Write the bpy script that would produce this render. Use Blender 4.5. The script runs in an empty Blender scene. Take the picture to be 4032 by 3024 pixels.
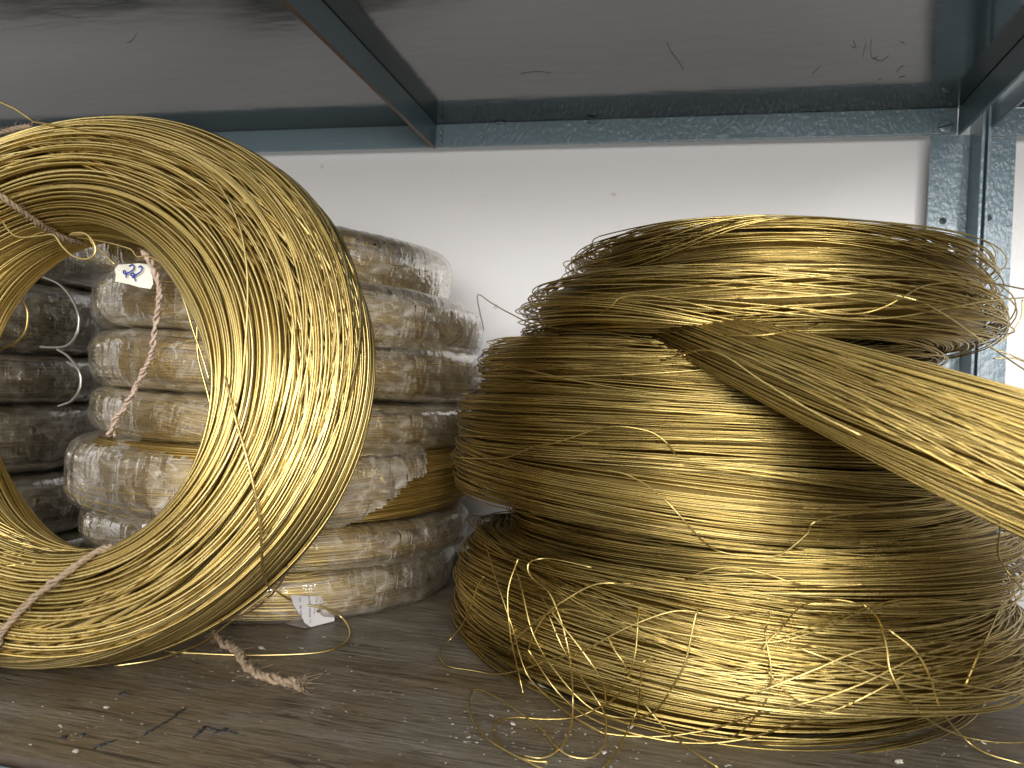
import bpy, math, random
import numpy as np
from mathutils import Vector, Matrix

random.seed(7)
RNG = np.random.default_rng(11)
PI = math.pi
S = bpy.context.scene
COL = S.collection

# ------------------------------------------------------------------ camera
FPX, YAW, PITCH, ROLL, CAM_H = 2950.0, math.radians(13.4), .007, .052, .165
_f = np.array([-math.sin(YAW)*math.cos(PITCH), math.cos(YAW)*math.cos(PITCH), math.sin(PITCH)])
_r = np.array([math.cos(YAW), math.sin(YAW), 0.0])
_u = np.cross(_r, _f)
CR = math.cos(ROLL)*_r + math.sin(ROLL)*_u
CU = -math.sin(ROLL)*_r + math.cos(ROLL)*_u
CF = _f
CC = np.array([0, 0, CAM_H])
cam = bpy.data.cameras.new('camera')
cam.sensor_width = 36.0
cam.lens = 36.0*FPX/4032
cam.clip_start, cam.clip_end = .01, 50
cam.dof.use_dof = True
cam.dof.focus_distance = .45
cam.dof.aperture_fstop = 11.0
camo = bpy.data.objects.new('camera', cam)
COL.objects.link(camo)
camo.matrix_world = Matrix(((CR[0], CU[0], -CF[0], CC[0]), (CR[1], CU[1], -CF[1], CC[1]),
                            (CR[2], CU[2], -CF[2], CC[2]), (0, 0, 0, 1)))
S.camera = camo

# ------------------------------------------------------------------ world and lamps
S.view_settings.view_transform = 'Standard'
S.view_settings.look = 'None'
S.view_settings.gamma = 1
S.view_settings.exposure = 0.15
w = bpy.data.worlds.new('World')
S.world = w
w.use_nodes = True
nt = w.node_tree
bg = nt.nodes['Background']
tc = nt.nodes.new('ShaderNodeTexCoord')
sx = nt.nodes.new('ShaderNodeSeparateXYZ')
mr = nt.nodes.new('ShaderNodeMapRange')
cr = nt.nodes.new('ShaderNodeValToRGB')
mr.inputs[1].default_value = -1
mr.inputs[2].default_value = 1
cr.color_ramp.elements[0].color = (.10, .09, .075, 1)
cr.color_ramp.elements[1].color = (.62, .62, .62, 1)
cr.color_ramp.elements[0].position = .35
cr.color_ramp.elements[1].position = .85
nt.links.new(tc.outputs['Generated'], sx.inputs[0])
nt.links.new(sx.outputs[2], mr.inputs[0])
nt.links.new(mr.outputs[0], cr.inputs[0])
nt.links.new(cr.outputs[0], bg.inputs[0])
bg.inputs[1].default_value = 1.75


def area(name, loc, target, sx_, sy_, power, color):
    l = bpy.data.lights.new(name, 'AREA')
    l.shape = 'RECTANGLE'
    l.size, l.size_y, l.energy, l.color = sx_, sy_, power, color
    o = bpy.data.objects.new(name, l)
    COL.objects.link(o)
    o.location = loc
    o.rotation_euler = (Vector(target)-Vector(loc)).to_track_quat('-Z', 'Y').to_euler()
    return o


area('room_lamp', (.26, -1.5, .50), (0, .5, .2), 1.5, .95, 41.0, (1, .985, .97))
area('tube_lamp', (.80, -1.35, .74), (.1, .6, .25), .10, .42, 9.0, (.95, .98, 1.0))

S.cycles.use_denoising = True
S.cycles.use_adaptive_sampling = True
S.cycles.adaptive_threshold = .02
S.cycles.max_bounces = 8
S.cycles.diffuse_bounces = 3
S.cycles.glossy_bounces = 4
S.cycles.transparent_max_bounces = 12
S.cycles.sample_clamp_indirect = 4


# ------------------------------------------------------------------ placing helpers
def ray(x, y):
    return CF+(x-2016)/FPX*CR-(y-1512)/FPX*CU


def atY(x, y, Y):
    d = ray(x, y)
    return CC+d*Y/d[1]


def atZ(x, y, Z):
    d = ray(x, y)
    return CC+d*(Z-CAM_H)/d[2]


def proj(P):
    d = np.asarray(P)-CC
    z = d@CF
    return np.stack([2016+FPX*(d@CR)/z, 1512-FPX*(d@CU)/z], -1)


def hit(x, y, lift=.001):
    dg = bpy.context.evaluated_depsgraph_get()
    d = ray(x, y)
    d = d/np.linalg.norm(d)
    ok, loc, *_ = S.ray_cast(dg, Vector(CC), Vector(d))
    if not ok:
        return None
    return np.array(loc)-d*lift


# ------------------------------------------------------------------ materials
def mat(name):
    m = bpy.data.materials.new(name)
    m.use_nodes = True
    t = m.node_tree
    return m, t, t.nodes['Principled BSDF']


def nd(t, typ, **kw):
    n = t.nodes.new(typ)
    for k, v in kw.items():
        setattr(n, k, v)
    return n


def coords(t, scale=(1, 1, 1), kind='Object', rot=(0, 0, 0)):
    a = nd(t, 'ShaderNodeTexCoord')
    m = nd(t, 'ShaderNodeMapping')
    m.inputs['Scale'].default_value = scale
    m.inputs['Rotation'].default_value = rot
    t.links.new(a.outputs[kind], m.inputs[0])
    return m.outputs[0]


def noise(t, vec, scale, detail=4, rough=.5, dist=0):
    n = nd(t, 'ShaderNodeTexNoise')
    n.inputs['Scale'].default_value = scale
    n.inputs['Detail'].default_value = detail
    n.inputs['Roughness'].default_value = rough
    n.inputs['Distortion'].default_value = dist
    if vec is not None:
        t.links.new(vec, n.inputs['Vector'])
    return n.outputs['Fac']


def ramp(t, fac, stops):
    r = nd(t, 'ShaderNodeValToRGB')
    e = r.color_ramp.elements
    while len(e) < len(stops):
        e.new(.5)
    for k, (p, c) in enumerate(stops):
        e[k].position = p
        e[k].color = (*c, 1) if len(c) == 3 else c
    t.links.new(fac, r.inputs[0])
    return r.outputs[0]


def g(v):
    return (v, v, v)


def mix(t, a, b, fac, mode='MIX'):
    m = nd(t, 'ShaderNodeMix', data_type='RGBA', blend_type=mode)
    for sock, v in ((0, fac), (6, a), (7, b)):
        if isinstance(v, (int, float)):
            m.inputs[sock].default_value = v
        elif isinstance(v, tuple):
            m.inputs[sock].default_value = (*v, 1)
        else:
            t.links.new(v, m.inputs[sock])
    return m.outputs[2]


def bump(t, h, strength, dist, base=None):
    b = nd(t, 'ShaderNodeBump')
    b.inputs['Strength'].default_value = strength
    b.inputs['Distance'].default_value = dist
    t.links.new(h, b.inputs['Height'])
    if base is not None:
        t.links.new(base, b.inputs['Normal'])
    return b.outputs[0]


def brass(name, dark, mid, light, rough=.3, dull=.25):
    """polished to dull brass; each strand keeps its own tone through the point attribute 'tone'"""
    m, t, p = mat(name)
    a = nd(t, 'ShaderNodeAttribute', attribute_name='tone')
    c = ramp(t, a.outputs['Fac'], [(0, dark), (.45, mid), (1, light)])
    grime = noise(t, coords(t), 70, 3)
    c = mix(t, c, (dark[0]*.7, dark[1]*.72, dark[2]*.7), ramp(t, grime, [(.5, g(0)), (.8, g(dull))]))
    t.links.new(c, p.inputs['Base Color'])
    p.inputs['Metallic'].default_value = 1
    n2 = noise(t, coords(t), 900, 2)
    t.links.new(ramp(t, n2, [(.3, g(rough-.06)), (.7, g(rough+.14))]), p.inputs['Roughness'])
    return m


M_RING = brass('brass_bright', (.27, .19, .052), (.57, .43, .15), (.84, .68, .31), .33)
M_FINE = brass('brass_fine', (.28, .195, .06), (.54, .405, .135), (.82, .66, .28), .31)
M_OLD = brass('brass_old', (.62, .46, .16), (.88, .68, .26), (.98, .84, .42), .40)
M_SHADED = brass('brass_shaded', (.20, .15, .07), (.46, .36, .16), (.62, .50, .24), .42)  # brass of the far left stack, its shadow put into the colour


def paint(name, base, rough, bump_s):
    m, t, p = mat(name)
    v = coords(t)
    n = noise(t, v, 9, 4)
    c = mix(t, base, tuple(x*.72 for x in base), ramp(t, n, [(.42, g(0)), (.68, g(.7))]))
    sc = noise(t, coords(t, (6, 90, 90)), 2.5, 5, .7)
    c = mix(t, c, tuple(min(1, x*1.5+.05) for x in base), ramp(t, sc, [(.66, g(0)), (.74, g(.4))]))
    t.links.new(c, p.inputs['Base Color'])
    p.inputs['Roughness'].default_value = rough
    b1 = noise(t, coords(t, (1, 1, .6)), 330, 3)
    b2 = noise(t, v, 70, 2)
    h = mix(t, b1, b2, .4)
    t.links.new(bump(t, h, bump_s, .002), p.inputs['Normal'])
    p.inputs['Coat Weight'].default_value = .3
    p.inputs['Coat Roughness'].default_value = .12
    return m


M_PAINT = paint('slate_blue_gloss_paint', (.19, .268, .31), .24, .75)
M_BEAM = paint('shaded_slate_blue_paint', (.10, .15, .18), .3, .2)  # rack paint again, shade on the beams put into a darker colour


def panel_paint():
    m, t, p = mat('shaded_slate_panel_paint')  # same rack paint, darkened in colour for the shaded underside
    n = noise(t, coords(t, (1, 6, 1)), 14, 6, .65)
    t.links.new(mix(t, (.024, .038, .046), (.04, .053, .058), n), p.inputs['Base Color'])
    sc = noise(t, coords(t, (2.5, 30, 1)), 8, 6, .7)
    t.links.new(ramp(t, sc, [(.35, g(.09)), (.75, g(.2))]), p.inputs['Roughness'])
    p.inputs['Specular IOR Level'].default_value = .9
    p.inputs['Coat Weight'].default_value = .35
    p.inputs['Coat Roughness'].default_value = .07
    p.inputs['Coat IOR'].default_value = 1.6
    b = noise(t, coords(t, (1, 3, 1)), 26, 3)
    t.links.new(bump(t, b, .16, .002), p.inputs['Normal'])
    return m


M_PANEL = panel_paint()


def wall_mat():
    m, t, p = mat('cream_wall_paint')
    n = noise(t, coords(t), 5, 3)
    c = mix(t, (.86, .84, .825), (.81, .785, .77), n)
    sp = noise(t, coords(t, (1, 1, 1)), 55, 2, .4)
    c = mix(t, c, (.42, .37, .32), ramp(t, sp, [(.76, g(0)), (.80, g(.5))]))
    t.links.new(c, p.inputs['Base Color'])
    p.inputs['Roughness'].default_value = .33
    f = noise(t, coords(t, (300, 1, 60)), 3, 3)
    f2 = noise(t, coords(t), 12, 2)
    t.links.new(bump(t, mix(t, f, f2, .5), .22, .0016), p.inputs['Normal'])
    return m


M_WALL = wall_mat()


def board_mat():
    m, t, p = mat('worn_varnished_board')
    rot = (0, 0, math.radians(14))
    v = coords(t, (1, 9, 1), rot=rot)
    n1 = noise(t, v, 7, 6, .62, .6)
    c = ramp(t, n1, [(.25, (.058, .048, .033)), (.5, (.130, .110, .080)), (.72, (.20, .176, .138))])
    # bare, redder varnish close to the front edge, grey dust behind it
    big = noise(t, coords(t, (1, 1.6, 1)), 6, 3)
    c = mix(t, c, (.125, .080, .032), ramp(t, big, [(.42, g(0)), (.58, g(.65))]))
    fg = noise(t, coords(t, (2.2, 34, 1), rot=rot), 12, 5, .65, 1.3)
    dust = noise(t, coords(t), 30, 6, .7)
    c = mix(t, c, (.21, .19, .155), ramp(t, dust, [(.42, g(.05)), (.74, g(.55))]))
    c = mix(t, c, (.028, .021, .013), ramp(t, fg, [(.33, g(.95)), (.50, g(0))]))
    cr_ = noise(t, coords(t, (1, 13, 1), rot=rot), 9, 3, .6, .9)
    crack = ramp(t, cr_, [(.48, g(0)), (.5, g(1)), (.52, g(0))])
    msk = ramp(t, noise(t, coords(t), 9, 2), [(.5, g(0)), (.62, g(1))])
    ck = mix(t, (0., 0., 0.), crack, msk)
    c = mix(t, c, (.02, .015, .01), ck)
    t.links.new(c, p.inputs['Base Color'])
    t.links.new(ramp(t, n1, [(.3, g(.32)), (.8, g(.55))]), p.inputs['Roughness'])
    h = mix(t, mix(t, n1, fg, .5), noise(t, coords(t), 160, 4), .2)
    b1 = bump(t, h, .9, .004)
    t.links.new(bump(t, ck, -1, .004, b1), p.inputs['Normal'])
    return m


M_BOARD = board_mat()


def simple(name, c0, c1, scale, rough, bs=0., dist=.001, metal=0.):
    m, t, p = mat(name)
    v = coords(t)
    n = noise(t, v, scale, 5, .6)
    t.links.new(mix(t, c0, c1, n), p.inputs['Base Color'])
    p.inputs['Roughness'].default_value = rough
    p.inputs['Metallic'].default_value = metal
    if bs:
        t.links.new(bump(t, n, bs, dist), p.inputs['Normal'])
    return m


M_JUTE = simple('jute_fibre', (.20, .135, .08), (.36, .27, .175), 420, .85, .4)
M_JUTE2 = simple('pale_jute_fibre', (.34, .235, .17), (.62, .48, .37), 420, .85, .4)
M_PAPER = simple('grey_newsprint', (.60, .57, .56), (.70, .67, .66), 300, .8, .15, .0005)
M_TAG = simple('cream_tag_card', (.70, .67, .54), (.80, .77, .65), 200, .75, .2, .0006)
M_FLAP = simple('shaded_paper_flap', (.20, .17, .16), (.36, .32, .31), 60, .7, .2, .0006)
M_INK = simple('blue_ballpoint_ink', (.015, .03, .28), (.03, .05, .38), 200, .5)
M_PRINT = simple('black_print', (.02, .02, .03), (.06, .06, .08), 500, .7)
M_FLAKE = simple('white_paint_flake', (.40, .37, .31), (.66, .62, .54), 500, .7, .3)
M_SCRATCH = simple('dark_scratch', (.012, .012, .012), (.03, .03, .03), 300, .6)
M_STEEL = simple('silvery_wire', (.5, .48, .42), (.75, .72, .66), 300, .3, metal=1.)
M_RUST = simple('rusty_cut_edge', (.10, .065, .045), (.24, .17, .13), 120, .6, .4)
M_EDGE = simple('raw_board_edge', (.03, .022, .014), (.085, .06, .038), 160, .8, .6)
M_COPPER = simple('pinkish_copper_wire', (.45, .25, .18), (.62, .42, .30), 300, .35, metal=1.)


def film_mat(name, milk, tint):
    """thin stretch film: mostly clear, a little milky, glossy with creases across the winding"""
    m, t, p = mat(name)
    t.nodes.remove(p)
    out = t.nodes['Material Output']
    uv = coords(t, (1, 1, 1), 'UV')
    mp = nd(t, 'ShaderNodeMapping')
    mp.inputs['Scale'].default_value = (95, 5, 1)
    mp.inputs['Rotation'].default_value = (0, 0, .06)
    t.links.new(uv, mp.inputs[0])
    cre = noise(t, mp.outputs[0], 1, 2, .5, 1.0)
    mp2 = nd(t, 'ShaderNodeMapping')
    mp2.inputs['Scale'].default_value = (26, 7, 1)
    t.links.new(uv, mp2.inputs[0])
    cr2 = noise(t, mp2.outputs[0], 1, 3, .6, 2.2)
    h = mix(t, cre, cr2, .5)
    nrm = bump(t, h, 1.0, .0024)
    tr = nd(t, 'ShaderNodeBsdfTransparent')
    tr.inputs[0].default_value = (.93, .92, .90, 1)
    df = nd(t, 'ShaderNodeBsdfDiffuse')
    df.inputs[0].default_value = (*tint, 1)
    t.links.new(nrm, df.inputs['Normal'])
    gl = nd(t, 'ShaderNodeBsdfGlossy')
    gl.inputs['Roughness'].default_value = .07
    gl.inputs[0].default_value = (1, 1, 1, 1)
    t.links.new(nrm, gl.inputs['Normal'])
    m1 = nd(t, 'ShaderNodeMixShader')
    fold = ramp(t, cr2, [(.36, g(milk*.5)), (.52, g(milk*1.1)), (.68, g(min(1, milk*2.8)))])
    # folds where the film lies double: thin whitish creases running across the winding

    def crease(su, sv, lo, seed):
        q = nd(t, 'ShaderNodeMapping')
        q.inputs['Scale'].default_value = (su, sv, 1)
        q.inputs['Location'].default_value = (seed, seed*.7, 0)
        t.links.new(uv, q.inputs[0])
        c_ = noise(t, q.outputs[0], 1, 2, .5, .6)
        return ramp(t, c_, [(lo-.012, g(0)), (lo, g(1)), (lo+.012, g(0))])
    ms = noise(t, mp2.outputs[0], .35, 2)
    k1 = mix(t, crease(70, 2.2, .5, 1.3), crease(38, 5, .46, 5.1), .5, 'ADD')
    k1 = mix(t, (0., 0., 0.), k1, ramp(t, ms, [(.44, g(0)), (.58, g(1))]))
    k1 = mix(t, k1, crease(9, 7, .52, 9.2), .45, 'ADD')
    fold = mix(t, fold, (1., 1., 1.), mix(t, (0., 0., 0.), k1, .38))
    t.links.new(fold, m1.inputs[0])
    t.links.new(tr.outputs[0], m1.inputs[1])
    t.links.new(df.outputs[0], m1.inputs[2])
    fr = nd(t, 'ShaderNodeFresnel')
    fr.inputs[0].default_value = 1.5
    t.links.new(nrm, fr.inputs['Normal'])
    ml = nd(t, 'ShaderNodeMath', operation='MULTIPLY_ADD')
    ml.inputs[1].default_value = .5
    ml.inputs[2].default_value = .012
    t.links.new(fr.outputs[0], ml.inputs[0])
    m2 = nd(t, 'ShaderNodeMixShader')
    gw = mix(t, ml.outputs[0], mix(t, (0., 0., 0.), k1, .5), 1.0, 'ADD')
    t.links.new(gw, m2.inputs[0])
    t.links.new(m1.outputs[0], m2.inputs[1])
    t.links.new(gl.outputs[0], m2.inputs[2])
    t.links.new(m2.outputs[0], out.inputs[0])
    return m


M_FILM = film_mat('clear_stretch_film', .11, (.90, .84, .70))
M_FILM2 = film_mat('milky_stretch_film', .17, (.90, .84, .72))
M_FILM3 = film_mat('shaded_stretch_film', .15, (.50, .46, .37))  # darker tint paints the shadow over the far left stack


# ------------------------------------------------------------------ object helpers
def mk(name, verts, faces, m, parent=None, smooth=False, tone=None, uv=None, matrix=None):
    """faces: (n,4) or (n,3) numpy array or list of lists"""
    me = bpy.data.meshes.new(name)
    if isinstance(faces, np.ndarray):
        v = np.asarray(verts, np.float32)
        k = faces.shape[1]
        me.vertices.add(len(v))
        me.vertices.foreach_set('co', v.ravel())
        me.loops.add(faces.size)
        me.loops.foreach_set('vertex_index', faces.astype(np.int32).ravel())
        me.polygons.add(len(faces))
        me.polygons.foreach_set('loop_start', np.arange(0, faces.size, k, dtype=np.int32))
        me.update(calc_edges=True)
    else:
        me.from_pydata([tuple(map(float, q)) for q in verts], [], faces)
    if smooth:
        me.polygons.foreach_set('use_smooth', np.ones(len(me.polygons), bool))
    if tone is not None:
        a = me.attributes.new('tone', 'FLOAT', 'POINT')
        a.data.foreach_set('value', np.asarray(tone, np.float32))
    if uv is not None:
        l = me.uv_layers.new(name='UVMap')
        l.data.foreach_set('uv', np.asarray(uv, np.float32).ravel())
    me.materials.append(m)
    me.validate()
    o = bpy.data.objects.new(name, me)
    COL.objects.link(o)
    if matrix is not None:
        o.matrix_world = matrix
    if parent is not None:
        o.parent = parent
    return o


def thing(name, label, cat, loc=(0, 0, 0), group=None, rot=None):
    o = bpy.data.objects.new(name, None)
    COL.objects.link(o)
    o.location = loc
    o.empty_display_size = .02
    if rot is not None:
        o.rotation_euler = rot
    return tag(o, label, cat, group)


def tag(o, label, cat, group=None):
    o['label'] = label
    o['category'] = cat
    if group:
        o['group'] = group
    return o


def boxes(lst, bev=0.0):
    """list of (x0,x1,y0,y1,z0,z1) -> verts, faces with a small chamfer"""
    V, Fc = [], []
    import bmesh
    for b in lst:
        bm = bmesh.new()
        bmesh.ops.create_cube(bm, size=1)
        for v in bm.verts:
            v.co = Vector(((b[0]+b[1])/2+v.co.x*(b[1]-b[0]), (b[2]+b[3])/2+v.co.y*(b[3]-b[2]),
                           (b[4]+b[5])/2+v.co.z*(b[5]-b[4])))
        if bev:
            bmesh.ops.bevel(bm, geom=bm.edges[:], offset=bev, segments=2, affect='EDGES', profile=.6)
        o = len(V)
        bm.verts.index_update()
        V += [tuple(v.co) for v in bm.verts]
        Fc += [[o+v.index for v in f.verts] for f in bm.faces]
        bm.free()
    return V, Fc


def box(name, b, m, parent=None, bev=.0006):
    V, Fc = boxes([b] if not isinstance(b, list) else b, bev)
    return mk(name, V, Fc, m, parent)


def frames(P, closed):
    """P (n,M,3) -> tangent, normal, binormal"""
    if closed:
        T = np.roll(P, -1, 1)-np.roll(P, 1, 1)
    else:
        T = np.gradient(P, axis=1)
    T /= np.linalg.norm(T, axis=2, keepdims=True)+1e-12
    return T


def tubes(P, rad, k=3, closed=True, ref=None):
    """P (n,M,3) centre lines -> verts and quads; ref: (n,M,3) or vector used to build the section frame"""
    P = np.asarray(P, float)
    n, M, _ = P.shape
    T = frames(P, closed)
    if ref is None:
        ref = np.array([.31, .22, .93])
    ref = np.broadcast_to(ref, P.shape)
    N = ref-(ref*T).sum(2, keepdims=True)*T
    N /= np.linalg.norm(N, axis=2, keepdims=True)+1e-12
    B = np.cross(T, N)
    rad = np.broadcast_to(np.asarray(rad, float), (n, M)) if np.ndim(rad) else np.full((n, M), rad)
    an = np.arange(k)*2*PI/k+.3
    V = P[:, :, None]+rad[:, :, None, None]*(np.cos(an)[None, None, :, None]*N[:, :, None]+np.sin(an)[None, None, :, None]*B[:, :, None])
    idx = np.arange(n*M*k).reshape(n, M, k)
    a = idx if closed else idx[:, :-1]
    b = np.roll(idx, -1, 1) if closed else idx[:, 1:]
    Fq = np.stack([a, np.roll(a, -1, 2), np.roll(b, -1, 2), b], -1).reshape(-1, 4)
    return V.reshape(-1, 3), Fq


def catmull(pts, per=10):
    p = np.asarray(pts, float)
    p = np.vstack([2*p[0]-p[1], p, 2*p[-1]-p[-2]])
    out = []
    for i in range(1, len(p)-2):
        t = np.linspace(0, 1, per, endpoint=False)[:, None]
        a, b, c, d = p[i-1], p[i], p[i+1], p[i+2]
        out.append(.5*(2*b+(c-a)*t+(2*a-5*b+4*c-d)*t*t+(3*b-a-3*c+d)*t**3))
    out.append(p[-2][None])
    return np.vstack(out)


def wire(name, pts, r, m, parent=None, k=6, per=10, tone=.6, raw=False):
    C_ = np.asarray(pts, float) if raw else catmull(pts, per)
    M = len(C_)
    T = np.gradient(C_, axis=0)
    T /= np.linalg.norm(T, axis=1, keepdims=True)+1e-12
    # parallel transport of the frame
    N = np.zeros_like(C_)
    v = np.array([.3, .2, .93])
    for i in range(M):
        v = v-T[i]*(v@T[i])
        v /= np.linalg.norm(v)+1e-12
        N[i] = v
    V, Fq = tubes(C_[None], r, k, False, N[None])
    Fq = list(map(list, Fq.tolist()))
    Fq += [list(range(k))[::-1], list(range((M-1)*k, M*k))]
    return mk(name, V, Fq, m, parent, True, np.full(len(V), tone))


def fourier(n, M, ks, amp, rng, decay=1.0):
    """n smooth periodic curves on M samples"""
    th = np.arange(M)*2*PI/M
    out = np.zeros((n, M))
    for k in ks:
        out += (rng.normal(size=(n, 1))*np.cos(k*th)+rng.normal(size=(n, 1))*np.sin(k*th))/k**decay
    return out*amp/math.sqrt(len(ks))


# ------------------------------------------------------------------ the coil generator
def section(psi, ra, ax, e=2/2.4):
    c, s = np.cos(psi), np.sin(psi)
    p = 2/e
    q = (abs(c/ra)**p+abs(s/ax)**p)**(-1/p)
    return q*c, q*s


class Coil:
    """a hank of wire: closed loops laid round a flattened tube; plan/section may vary with the angle"""

    def __init__(s, loc, n_axis, a_axis, R, ra, ax, M, seed, plan=None, zoff=None, rav=None, axv=None, k=0.0, e=2/2.4):
        s.loc = np.array(loc, float)
        s.n = np.array(n_axis, float)/np.linalg.norm(n_axis)
        a = np.array(a_axis, float)
        a -= s.n*(a@s.n)
        s.a = a/np.linalg.norm(a)
        s.b = np.cross(s.n, s.a)
        s.M = M
        s.th = np.arange(M)*2*PI/M
        s.R = R+(plan if plan is not None else 0)*np.ones(M)
        s.ra = ra+(rav if rav is not None else 0)*np.ones(M)
        s.ax = ax+(axv if axv is not None else 0)*np.ones(M)
        s.z0 = (zoff if zoff is not None else 0)*np.ones(M)
        s.k, s.e = k, e
        s.rng = np.random.default_rng(seed)

    def pts(s, psi, lvl, dr=0, dz=0):
        rr, zz = section(psi, s.ra[None]*lvl, s.ax[None]*lvl, s.e)
        zz = zz+dz
        rr = s.R[None]+rr+s.k*zz+dr
        zz = zz+s.z0[None]
        return (rr*np.cos(s.th))[..., None]*s.a+(rr*np.sin(s.th))[..., None]*s.b+zz[..., None]*s.n

    def ref(s, n):
        rad = np.cos(s.th)[:, None]*s.a+np.sin(s.th)[:, None]*s.b
        return np.broadcast_to((rad+.3*s.n)[None], (n, s.M, 3))

    def tone(s, n, k, base=None):
        t = s.rng.beta(2.2, 2.2, size=(n, 1, 1)) if base is None else np.clip(base+s.rng.normal(size=(n, 1, 1))*.14, 0, 1)
        return np.broadcast_to(t, (n, s.M, k)).ravel()

    def build(s, parent, m, wr, n_base, n_bun, per_bun, drift=.5, jitter=1.0, rag=.0015, k=3, core=.8, tonebias=.5,
              bundle_name='wire_bundle', spread=.26, lift=1.0, freqs=(1, 2, 3), zdrift=0.0):
        rng = s.rng
        # base layer: one winding part
        psi = np.linspace(0, 2*PI, n_base, endpoint=False)[:, None]+fourier(n_base, s.M, (1, 2, 3, 5), .035*jitter, rng)
        psi += fourier(1, s.M, (1, 2), .25*drift, rng)
        lvl = rng.uniform(.84, .97, size=(n_base, 1))
        dr = fourier(n_base, s.M, (1, 2, 3), rag, rng)
        dz = fourier(n_base, s.M, (1, 2, 3), rag*.5, rng)
        P = s.pts(psi, lvl, dr, dz)
        V, Fq = tubes(P, wr, k, True, s.ref(n_base))
        tn = s.tone(n_base, k)*.75
        if core:
            cp = np.linspace(0, 2*PI, 14, endpoint=False)
            Pc = s.pts(np.broadcast_to(cp[:, None], (14, s.M)), core)
            o = len(V)
            ii = np.arange(14*s.M).reshape(14, s.M)
            a, b = ii, np.roll(ii, -1, 0)
            Fc = np.stack([a, np.roll(a, -1, 1), np.roll(b, -1, 1), b], -1).reshape(-1, 4)+o
            V = np.vstack([V, Pc.reshape(-1, 3)])
            Fq = np.vstack([Fq, Fc])
            tn = np.concatenate([tn, np.zeros(14*s.M)])
        s.obj = mk('winding', V, Fq, m, parent, True, tn)
        # drifting bundles laid over it
        for b in range(n_bun):
            nb = max(3, int(per_bun*rng.uniform(.6, 1.4)))
            p0 = 2*PI*(b+rng.uniform(-.3, .3))/n_bun
            d = fourier(1, s.M, freqs, drift*rng.uniform(.4, 1.2), rng)
            sp = spread*rng.uniform(.6, 1.3)
            mod = 1+fourier(1, s.M, (1, 2), .35, rng)
            off = np.linspace(-1, 1, nb)[:, None]*sp+rng.normal(size=(nb, 1))*.03
            psi = p0+d+off*np.clip(mod, .25, 2)+fourier(nb, s.M, (1, 2, 3, 4, 6), .032*jitter, rng)
            lv = rng.uniform(.97, 1.0)+.045*(b % 3)*lift*.6
            lvl = lv+rng.uniform(-.03, .02, size=(nb, 1))*lift+.009*fourier(nb, s.M, (1, 2, 3), 1, rng)*lift
            dr = fourier(nb, s.M, (1, 2, 3, 4), rag*1.2, rng)
            dz = fourier(nb, s.M, (1, 2, 3, 4), rag*.6, rng)
            if zdrift:
                dz = dz+fourier(1, s.M, (1, 2, 3), zdrift, rng)+np.linspace(-1, 1, nb)[:, None]*fourier(1, s.M, (1, 2, 3), zdrift*.5, rng)
            P = s.pts(psi, lvl, dr, dz)
            V, Fq = tubes(P, wr, k, True, s.ref(nb))
            base = np.clip(tonebias+rng.normal()*.14, .1, .9)
            mk(bundle_name, V, Fq, m, parent, True, s.tone(nb, k, base))


# ------------------------------------------------------------------ setting: wall
WY = .72


def grid_sheet(name, x0, x1, z0, z1, y, m, nx, nz):
    xs, zs = np.linspace(x0, x1, nx), np.linspace(z0, z1, nz)
    X, Z = np.meshgrid(xs, zs)
    Y = y+.0004*np.sin(X*21+3*np.sin(Z*9))*np.sin(Z*17)
    V = np.stack([X, Y, Z], -1).reshape(-1, 3)
    i = np.arange(nx*nz).reshape(nz, nx)
    Fq = np.stack([i[:-1, :-1], i[:-1, 1:], i[1:, 1:], i[1:, :-1]], -1).reshape(-1, 4)
    return mk(name, V, Fq, m, None, True)


wl = grid_sheet('wall', -2.2, 1.6, -.5, 1.4, WY+.015, M_WALL, 60, 40)
wl['kind'] = 'structure'

# ------------------------------------------------------------------ the rack
rack = thing('shelf_rack', 'slate blue painted steel angle shelf rack over and under the brass coils', 'shelf rack', (-.25, .5, 0))
ZR0, ZR1 = .4055, .4290          # flange of the rails
XL, XR = -1.05, .2135
FY = .255                        # front of the bay
TH = .0028


def P_(o):
    """keep world placing for children of a rack placed at its base"""
    o.matrix_parent_inverse = o.parent.matrix_world.inverted()
    return o


bpy.context.view_layer.update()


def rbox(name, b, m, parent, bev=.0007):
    o = box(name, b, m, parent, bev)
    return P_(o)


# underside sheet of the shelf above, with its stamped lips
rbox('shelf_panel', (XL, XR+.004, FY-.02, WY-.0003, ZR1, ZR1+.0015), M_PANEL, rack, 0)
# rear rail: flange on the wall plus the lip that carries the sheet
rbox('rear_rail', [(XL, XR-.0001, WY-TH-.002, WY-.002, ZR0, ZR1-.0001)], M_PAINT, rack, .0011)
rbox('front_rail', [(XL, XR, FY-.030, FY-.027, ZR0-.006, ZR1+.002)], M_PAINT, rack)
# cross beam
bx0 = atY(1711, 580, WY-.005)[0]
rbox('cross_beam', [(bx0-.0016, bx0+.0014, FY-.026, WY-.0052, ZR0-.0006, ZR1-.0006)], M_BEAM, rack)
rbox('beam_edge', [(bx0-.0019, bx0+.0017, FY-.026, WY-.0054, ZR0-.0012, ZR0-.0006)], M_RUST, rack, 0)
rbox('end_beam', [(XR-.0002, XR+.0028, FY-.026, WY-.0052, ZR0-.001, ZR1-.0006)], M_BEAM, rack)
# welds and paint runs


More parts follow.
